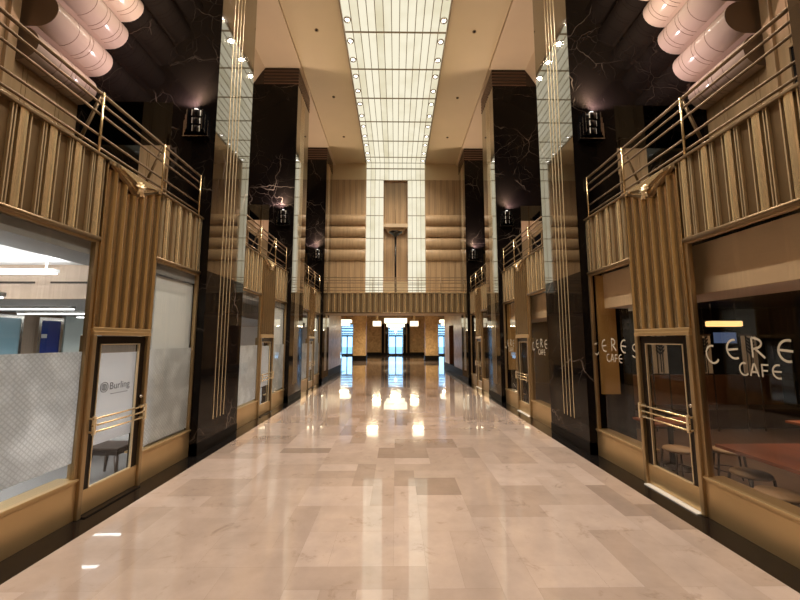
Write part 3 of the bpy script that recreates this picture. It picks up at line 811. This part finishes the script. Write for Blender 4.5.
# ------------------------------------------------------------------ vestibule beyond the bridge
VZ = 5.3
struct('ceiling_vestibule', MB().box(-9.6, 9.6, EY + .3, 50.3, VZ, VZ + .1), M['vceil'] if 'vceil' in M else pbr('polished_tan_ceiling', (.55, .43, .29), .18))
for s in (-1, 1):
    yb = 25.2 if s < 0 else 28.0
    mb = MB()
    if s < 0: mb.box(s * 3.8, s * 4.6, EY + .3, yb, .42, VZ)
    else:
        mb.box(3.8, 4.6, EY + .3, 23.6, .42, VZ).box(3.8, 4.6, 25.6, yb, .42, VZ).box(3.8, 4.6, 23.6, 25.6, 3.1, VZ).box(4.4, 4.6, 23.6, 25.6, .42, 3.1)
    struct('wall_vestibule_' + SIDE[s], mb, M['tan'])
    struct('baseboard_vestibule_' + SIDE[s], MB().box(s * 3.77, s * 4.63, PY[3] + PW, yb + .03, 0, .42), M['blacktrim'])
    struct('wall_aisle_end_' + SIDE[s], MB().box(s * 4.6, s * 9.3, 25.0, 25.2, 0, VZ), M['tan'])
    struct('wall_side_' + SIDE[s], MB().box(s * 9, s * 9.3, 25, 50, 0, VZ), M['tan'])
    c = thing('marble_column', (s * 3.72, 38, 0), f'square tan marble column standing in the far vestibule on the {SIDE[s]}', 'column', 'tan vestibule columns')
    link('shaft', MB().box(s * 3.08, s * 4.4, 37.4, 38.7, .5, VZ), M['tan'], c)
    link('plinth', MB().box(s * 3.02, s * 4.46, 37.34, 38.76, 0, .5), M['blacktrim'], c)
    struct('wall_far_' + SIDE[s], MB().box(s * 2.0, s * 5.85, 50, 50.3, .42, VZ).box(s * 7.5, s * 9.3, 50, 50.3, .42, VZ).box(s * 5.85, s * 7.5, 50, 50.3, 4.3, VZ).box(0, s * 2.0, 50, 50.3, 4.3, VZ), M['tan'])
    struct('baseboard_far_' + SIDE[s], MB().box(s * 1.98, s * 5.8, 49.93, 50.2, 0, .42), M['blacktrim'])
    struct('trim_far_' + SIDE[s], MB().box(s * .95, s * 2.0, 49.9, 50.3, .0, .35), M['blacktrim'])
    for k in range(2):
        x0 = 1.08 + .5 * k
        struct(f'trim_pilaster_far_{SIDE[s]}_{k + 1}', MB().box(s * x0, s * (x0 + .36), 49.86, 50.2, .35, 4.3), M['marble'])
    struct(f'trim_pilaster_between_{SIDE[s]}', MB().box(s * 1.0, s * 2.0, 49.98, 50.3, .35, 4.3), M['tan'])
struct('trim_doorway_right', MB().box(3.79, 4.42, 23.6, 23.62, .42, 3.1).box(4.38, 4.4, 23.6, 25.6, .42, 3.1).box(3.79, 4.42, 25.58, 25.6, .42, 3.1), M['brown'])

def glass_door(x0, x1, n):
    d = thing(f'door_{n}', ((x0 + x1) / 2, 50, 0), f'bright glass double street door at the far end, {"centre" if abs(x0 + x1) < 1 else "left aisle" if x0 < 0 else "right aisle"}', 'door', None, 'structure')
    xm = (x0 + x1) / 2
    for a, b in ((x0, xm), (xm, x1)):
        link('leaf_frame', MB().box(a, a + .07, 50, 50.08, 0, 2.66).box(b - .07, b, 50, 50.08, 0, 2.66).box(a + .07, b - .07, 50, 50.08, 0, .22).box(a + .07, b - .07, 50, 50.08, 2.56, 2.66), M['iron'], d)
        link('pane', MB().box(a + .07, b - .07, 50.03, 50.04, .22, 2.56), M['glass'], d)
    mb = MB().box(x0, x1, 50, 50.1, 2.66, 2.78).box(x0, x1, 50, 50.1, 4.2, 4.3)
    nn = int((x1 - x0) / .22)
    for k in range(nn + 1):
        x = x0 + (x1 - x0) * k / nn; mb.box(x - .02, x + .02, 50.02, 50.06, 2.78, 4.2)
    for r_ in range(4):
        for k in range(nn):
            x = x0 + (x1 - x0) * (k + .5) / nn; z = 2.95 + .36 * r_
            mb.prism([(x - .1, 50.0, z), (x, 50.0, z + .16), (x + .1, 50.0, z), (x, 50.0, z - .16)], (0, .05, 0))
    link('transom_grille', mb, M['iron'], d)
    return d
glass_door(-.98, .98, 90); glass_door(-7.45, -5.9, 91); glass_door(5.9, 7.45, 92)
struct('ground', MB().box(-40, 40, 50.3, 110, -.1, -.02), M['pave'])
o = thing('entrance_lantern', (0, 49.6, 3.2), 'small white lamp hanging before the grille over the far centre door', 'lamp')
link('shade', MB().lathe((0, 49.6, 3.0), [(.0001, 0), (.16, .05), (.2, .25), (.12, .45), (.05, .6), (.0001, .6)], 14), M['chand'], o)
link('rod', MB().tube((0, 49.6, 3.6), (0, 49.6, VZ), .02, 6), M['iron'], o)

def lantern(x, y, z, tiers, lab):
    t = thing('stepped_ceiling_lantern', (x, y, VZ), lab, 'ceiling light', 'stepped glass lanterns in the vestibule')
    for k, (hx, hy, z0, z1) in enumerate(tiers):
        gt = link('glass_tier', MB().box(x - hx, x + hx, y - hy, y + hy, z0, z1), M['chand'], t, bevel=.02)
        link('tier_frame', MB().box(x - hx - .02, x + hx + .02, y - hy - .02, y + hy + .02, z1 - .0, z1 + .04), M['brass'], gt)
    area('glow', (x, y, tiers[0][2] - .03), (x, y, 0), tiers[0][0] * 1.8, tiers[0][1] * 1.8, 55 if y < 30 else 150, (1., .80, .52), t).data.spread = PI
    link('stem', MB().box(x - .12, x + .12, y - .12, y + .12, tiers[-1][3] + .04, VZ), M['brass'], t)
    return t
lantern(0, 34, VZ, [(.5, .4, 3.05, 3.27), (.85, .6, 3.33, 3.62), (1.05, .8, 3.68, 4.1)], 'large stepped white glass lantern hanging in the middle of the vestibule')
for s in (-1, 1):
    lantern(s * 1.75, 34, VZ, [(.38, .38, 3.4, 3.85), ], f'small white glass lantern hanging just {SIDE[s]} of the large stepped one')
    lantern(s * 1.6, 26, VZ, [(.38, .38, 4.0, 4.5)], f'white glass lantern close behind the bridge, {SIDE[s]} of centre')
    lantern(s * 5.9, 42, VZ, [(.55, .4, 3.75, 4.05), (.75, .6, 4.1, 4.45)], f'white glass lantern hanging in the {SIDE[s]} aisle of the vestibule')

# ------------------------------------------------------------------ office behind the left shopfront
struct('floor_office', MB().box(-9.2, -SX - .02, YB, 18.0, -.1, .0), M['carpet'])
struct('ceiling_office', MB().box(-9.3, -4.4, YB, 5.8, 3.3, 3.5), M['offceil'])
struct('ceiling_office_soffit', MB().box(-4.4, -SX - .03, YB, 18.0, 3.16, 3.35), M['greyc'])
struct('ceiling_office_rear', MB().box(-9.3, -4.4, 5.8, 18.0, 2.75, 3.5), M['greyc'])
mb = MB().box(-9.2, -4.4, 5.76, 5.8, 2.75, 3.3)
struct('wall_office_bulkhead', mb, M['taupe'])
for k, (a, b_) in enumerate(((-8.6, -5.75), (-5.5, -4.55))):
    struct(f'trim_office_slot_{k + 1}', MB().box(a, b_, 5.75, 5.765, 3.0, 3.03), M['darkmetal'])
struct('wall_office_rear', MB().box(-9.3, -9.1, YB, 18.0, 0, 3.3), M['taupe'])
struct('wall_office_end', MB().box(-9.3, -SX - .1, 17.9, 18.0, 0, 3.4), M['white'])
d = thing('door_95', (-9.1, 9.55, 0), None, None, None, 'structure')
link('leaf', MB().box(-9.1, -9.05, 9.32, 9.84, 0, 2.6), M['bluedoor'], d)
link('frame', MB().box(-9.1, -9.02, 9.24, 9.32, 0, 2.68).box(-9.1, -9.02, 9.84, 9.92, 0, 2.68).box(-9.1, -9.02, 9.32, 9.84, 2.6, 2.68), M['steel'], d)
link('sign_plate', MB().box(-9.05, -9.04, 9.36, 9.5, 2.15, 2.25), M['white'], d)
w = thing('window_60', (-9.1, 8.4, 0), None, None, None, 'structure')
link('pane', MB().box(-9.1, -9.06, 8.0, 8.82, .1, 2.62), M['paleblue'], w)
link('frame', MB().box(-9.1, -9.04, 8.82, 8.88, 0, 2.7).box(-9.1, -9.04, 7.94, 8.0, 0, 2.7).box(-9.1, -9.04, 8.0, 8.82, 2.62, 2.7), M['steel'], w)
struct('wall_office_mint', MB().box(-9.1, -9.0, 9.95, 11.2, 0, 2.75), M['palegreen'])
def linear_lamp(x0, x1, y, z, lab, rods=True, zc=3.3, horizontal=True):
    t = thing('linear_pendant', ((x0 + x1) / 2, y, z), lab, 'pendant light', 'linear lamps in the office')
    link('housing', MB().box(x0, x1, y - .05, y + .05, z, z + .05), M['white'], t)
    link('tube', MB().box(x0 + .02, x1 - .02, y - .04, y + .04, z - .02, z - .001), M['linear'], t)
    if rods:
        area('uplight', ((x0 + x1) / 2, y, z + .06), ((x0 + x1) / 2, y, z + 1), x1 - x0, .08, 17, (1, .98, .95), t).data.spread = PI
        for xx in (x0 + .15, x1 - .15):
            link('rod', MB().tube((xx, y, z + .04), (xx, y, zc), .012, 6), M['white'], t)
    return t
linear_lamp(-7.2, -4.95, 5.25, 3.08, 'long white linear lamp under the bright office ceiling')
linear_lamp(-6.6, -4.72, 4.35, 2.62, 'white linear pendant on thin rods behind the nearest left window')
for k in range(4):
    linear_lamp(-8.8 + .2 * k, -6.2 + .3 * k, 7.0 + 1.3 * k, 2.70, f'{ORD[k]} recessed white lamp row in the lower office ceiling', False)
area('office_front_fill', (-6.6, 4.2, 3.25), (-6.6, 4.2, 0), 3.5, 2.4, 240, (1, .97, .95))  # added fill light, stands in for the office ceiling lamps
area('office_rear_fill', (-6.6, 12, 2.72), (-6.6, 12, 0), 3.5, 9, 450, (1, .97, .94))  # second added fill, brightens the rear of the office
# roller screen behind far window panes
for i in range(3):
    y0 = BY0[i] + DB + .22 if i == 0 else BY0[i] + DB + .05
    bl = thing('white_screen', (-3.85, y0, 0), f'tall white privacy screen behind the far window of the {BAYW[i]} left bay', 'screen', 'white privacy screens')
    link('panel', MB().box(-3.86, -3.835, y0, BY0[i] + BAY - .01, .05, 3.14), M['white'], bl)
    link('foot', MB().box(-3.90, -3.80, y0, BY0[i] + BAY - .01, .0, .05), M['steel'], bl)
# stool and white plinth seen under the film of the door
st = thing('stool', (-4.42, 5.9, 0), 'dark wooden stool behind the glass door on the left', 'stool')
link('seat', MB().box(-4.66, -4.16, 5.68, 6.12, .43, .48), M['darkwood'], st, bevel=.015)
link('apron', MB().box(-4.61, -4.21, 5.73, 6.07, .36, .43), M['darkwood'], st)
for a in (-4.6, -4.22):
    for b_ in (5.74, 6.06):
        link('leg', MB().tube((a, b_, .36), (a + (a + 4.41) * .35, b_ + (b_ - 5.9) * .35, 0), .032, 8, .018), M['darkwood'], st)
p = thing('white_cabinet', (-4.3, 6.5, 0), 'low white cabinet beside the stool behind the left glass door', 'cabinet')
link('body', MB().box(-4.45, -4.1, 6.3, 6.7, .04, .58), M['white'], p, bevel=.006)
link('plinth', MB().box(-4.43, -4.12, 6.33, 6.68, 0, .04), M['darkmetal'], p)
dk = thing('white_desk', (-6.6, 6.6, 0), 'white office desk standing behind the frosted film of the nearest left window', 'desk')
link('top', MB().box(-7.6, -5.2, 6.2, 7.0, .72, .75), M['white'], dk, bevel=.005)
for a in (-7.5, -5.35):
    for b_ in (6.28, 6.86): link('leg', MB().box(a, a + .05, b_, b_ + .05, 0, .72), M['steel'], dk)
# ------------------------------------------------------------------ cafe behind the right shopfront
struct('floor_cafe', MB().box(SX + .02, 10.2, YB, 18.0, -.1, .0), M['woodfloor'])
struct('ceiling_cafe', MB().box(4.9, 10.3, YB, 18.0, 2.95, 3.5), M['cafewall'])
struct('ceiling_cafe_soffit', MB().box(4.05, 4.9, YB, 18.0, 2.7, 3.36), M['white'])
struct('wall_cafe_valance', MB().box(4.0, 4.05, YB, 18.0, 2.7, 3.35), M['valance'])
struct('wall_cafe_rear', MB().box(10.1, 10.3, YB, 18.0, 0, 3.0), M['cafewall'])
struct('wall_cafe_cross', MB().box(4.8, 10.2, 9.6, 9.8, 0, 2.95), M['cafewall'])
struct('wall_cafe_end', MB().box(SX + .1, 10.3, 17.9, 18.0, 0, 3.4), M['cafewall'])
for i in range(2):
    struct(f'wall_cafe_ochre_{i + 1}', MB().box(4.1, 4.75, PY[i + 1] - .04, PY[i + 1] - .0, .95, 3.33).box(4.0, 4.08, PY[i + 1] - .55, PY[i + 1] - .04, .95, 3.33) if False else MB().box(3.86, 4.2, PY[i + 1] - .05, PY[i + 1] - .01, 1.1, 3.33), M['cafegold'])
# wheat-pattern grilles
for k, xx in enumerate((6.25, 7.3, 8.4)):
    t = thing('wheat_grille', (xx, 8.5, 1.3), f'{["left", "middle", "right"][k]} cream grille panel with dark wheat-ear pattern in the cafe', 'grille', 'wheat-ear grilles in the cafe')
    link('frame', MB().box(xx - .2, xx + .2, 8.5, 8.53, 1.28, 1.32).box(xx - .2, xx + .2, 8.5, 8.53, 2.2, 2.24), M['darkwood'], t)
    for q in (-.13, 0, .13):
        link('slat', MB().box(xx + q - .045, xx + q + .045, 8.505, 8.525, 1.32, 2.2), M['creamslat'], t)
    mb = MB().box(xx - .008, xx + .008, 8.485, 8.5, 1.35, 2.15)
    for q in range(5):
        z = 1.75 + .08 * q
        for sg in (-1, 1): mb.prism([(xx, 8.485, z), (xx + sg * .1, 8.485, z + .1), (xx + sg * .1, 8.485, z + .14), (xx, 8.485, z + .05)], (0, .012, 0))
    link('wheat_ear', mb, M['cafewall'], t)
    link('post', MB().box(xx - .2, xx - .185, 8.5, 8.53, 0, 1.28).box(xx + .185, xx + .2, 8.5, 8.53, 0, 1.28), M['darkwood'], t)
t = thing('linear_pendant', (7.4, 8.0, 2.42), 'warm glowing linear pendant above the cafe tables', 'pendant light')
link('shade', MB().box(7.03, 7.72, 7.9, 8.1, 2.40, 2.52), M['warmlamp'], t, bevel=.02)
link('cap', MB().box(7.0, 7.75, 7.88, 8.12, 2.52, 2.55), M['darkmetal'], t)
for xx in (7.1, 7.65): link('rod', MB().tube((xx, 8, 2.55), (xx, 8, 2.95), .01, 6), M['darkmetal'], t)
for k, (xx, yy, zz) in enumerate(((4.45, 7.4, 2.50), (5.0, 8.6, 2.32))):
    t = thing('tube_pendant', (xx, yy, zz), f'{["upper", "lower"][k]} white tubular lamp behind the far right window', 'pendant light', 'white tube lamps in the cafe')
    link('tube', MB().tube((xx - .3, yy, zz), (xx + .35, yy, zz), .07, 14), M['chand'], t)
    for q in (-.2, .25): link('rod', MB().tube((xx + q, yy, zz + .06), (xx + q, yy, 2.95 if xx > 4.9 else 2.7), .01, 6), M['darkmetal'], t)
t = thing('television', (8.75, 9.5, 2.1), 'wall television with dim blue screen at the back of the cafe', 'television')
link('casing', MB().box(8.45, 9.1, 9.53, 9.6, 2.0, 2.32), M['blackgloss'], t)
link('screen', MB().box(8.47, 9.08, 9.525, 9.531, 2.02, 2.30), M['screen'], t)
def table(x0, x1, y0, y1, lab):
    t = thing('cafe_table', ((x0 + x1) / 2, (y0 + y1) / 2, 0), lab, 'table', 'red-brown cafe tables')
    link('top', MB().box(x0, x1, y0, y1, .71, .75), M['redwood'], t, bevel=.006)
    for a in (x0 + .25, x1 - .25) if x1 - x0 > 1.4 else ((x0 + x1) / 2,):
        yc = (y0 + y1) / 2
        link('pedestal', MB().tube((a, yc, .03), (a, yc, .71), .04, 12), M['darkmetal'], t)
        link('base', MB().lathe((a, yc, 0), [(.0001, .0), (.26, 0), (.26, .015), (.06, .04), (.0001, .045)], 20), M['darkmetal'], t)
table(4.2, 6.2, 3.0, 4.85, 'large red-brown cafe table behind the nearest right window')
table(4.2, 5.1, 5.95, 6.5, 'small red-brown cafe table behind the far window of the nearest right bay')
table(6.6, 7.8, 5.2, 6.2, 'red-brown cafe table farther inside the cafe behind the glass door')
def chair(x, y, lab, rz=0.):
    t = thing('cafe_stool', (x, y, 0), lab, 'stool', 'round tan cafe stools')
    c, sn = math.cos(rz), math.sin(rz)
    def R(mb):
        for v in mb.bm.verts:
            dx, dy = v.co.x - x, v.co.y - y; v.co.x = x + dx * c - dy * sn; v.co.y = y + dx * sn + dy * c
        return mb
    link('seat', R(MB().lathe((x, y, .43), [(.0001, 0), (.19, 0), (.205, .02), (.19, .045), (.0001, .055)], 22)), M['tanseat'], t)
    for a in (-.14, .14):
        for b_ in (-.14, .14): link('leg', R(MB().tube((x + a, y + b_, .43), (x + a * 1.25, y + b_ * 1.25, 0), .016, 8, .011)), M['darkmetal'], t)
    link('footrest', MB().lathe((x, y, .18), [(.175, 0), (.19, 0), (.19, .015), (.175, .015), (.175, 0)], 20), M['darkmetal'], t)
chair(4.42, 4.62, 'round tan cafe stool tucked at the far corner of the large cafe table', 0)
chair(4.13, 4.02, 'round tan cafe stool at the window side of the large cafe table', 1.57)
chair(4.3, 5.62, 'round tan cafe stool in front of the small far cafe table', 3.14)
chair(5.0, 5.55, 'round tan cafe stool beside the small far cafe table', 2.6)
bn = thing('booth_bench', (7.0, 9.2, 0), 'long dark leather booth bench along the back of the cafe', 'bench')
link('seat', MB().box(5.4, 10.0, 8.75, 9.35, .0, .46), M['darkwood'], bn, bevel=.03)
link('backrest', MB().box(5.4, 10.0, 9.35, 9.55, .1, 1.2), M['brown'], bn, bevel=.03)
area('cafe_fill', (6.8, 6.0, 2.9), (6.8, 6, 0), 3.5, 5, 110, (1., .75, .52))  # fill light added under the ceiling to brighten the cafe

# ------------------------------------------------------------------ world (daylight outside the far doors), camera
wd = bpy.data.worlds.new('World'); SC.world = wd; wd.use_nodes = True
bg = wd.node_tree.nodes['Background']; bg.inputs[0].default_value = (.32, .64, 1., 1); bg.inputs[1].default_value = 3.2

cam = bpy.data.cameras.new('Camera'); co = bpy.data.objects.new('Camera', cam); COL.objects.link(co)
cam.sensor_width = 36; cam.lens = 360 / 800 * 36; cam.clip_start = .05; cam.clip_end = 300
co.location = (.02, 0, H); co.rotation_euler = (math.radians(90 + 6.34), 0, math.radians(-.66))
SC.camera = co
SC.view_settings.view_transform = 'Standard'; SC.view_settings.look = 'None'; SC.view_settings.exposure = .07; SC.view_settings.gamma = 1
SC.view_settings.use_curve_mapping = False
SC.cycles.max_bounces = 10; SC.cycles.diffuse_bounces = 5; SC.cycles.glossy_bounces = 6; SC.cycles.transparent_max_bounces = 12
SC.cycles.sample_clamp_indirect = 6; SC.cycles.caustics_reflective = False; SC.cycles.caustics_refractive = False
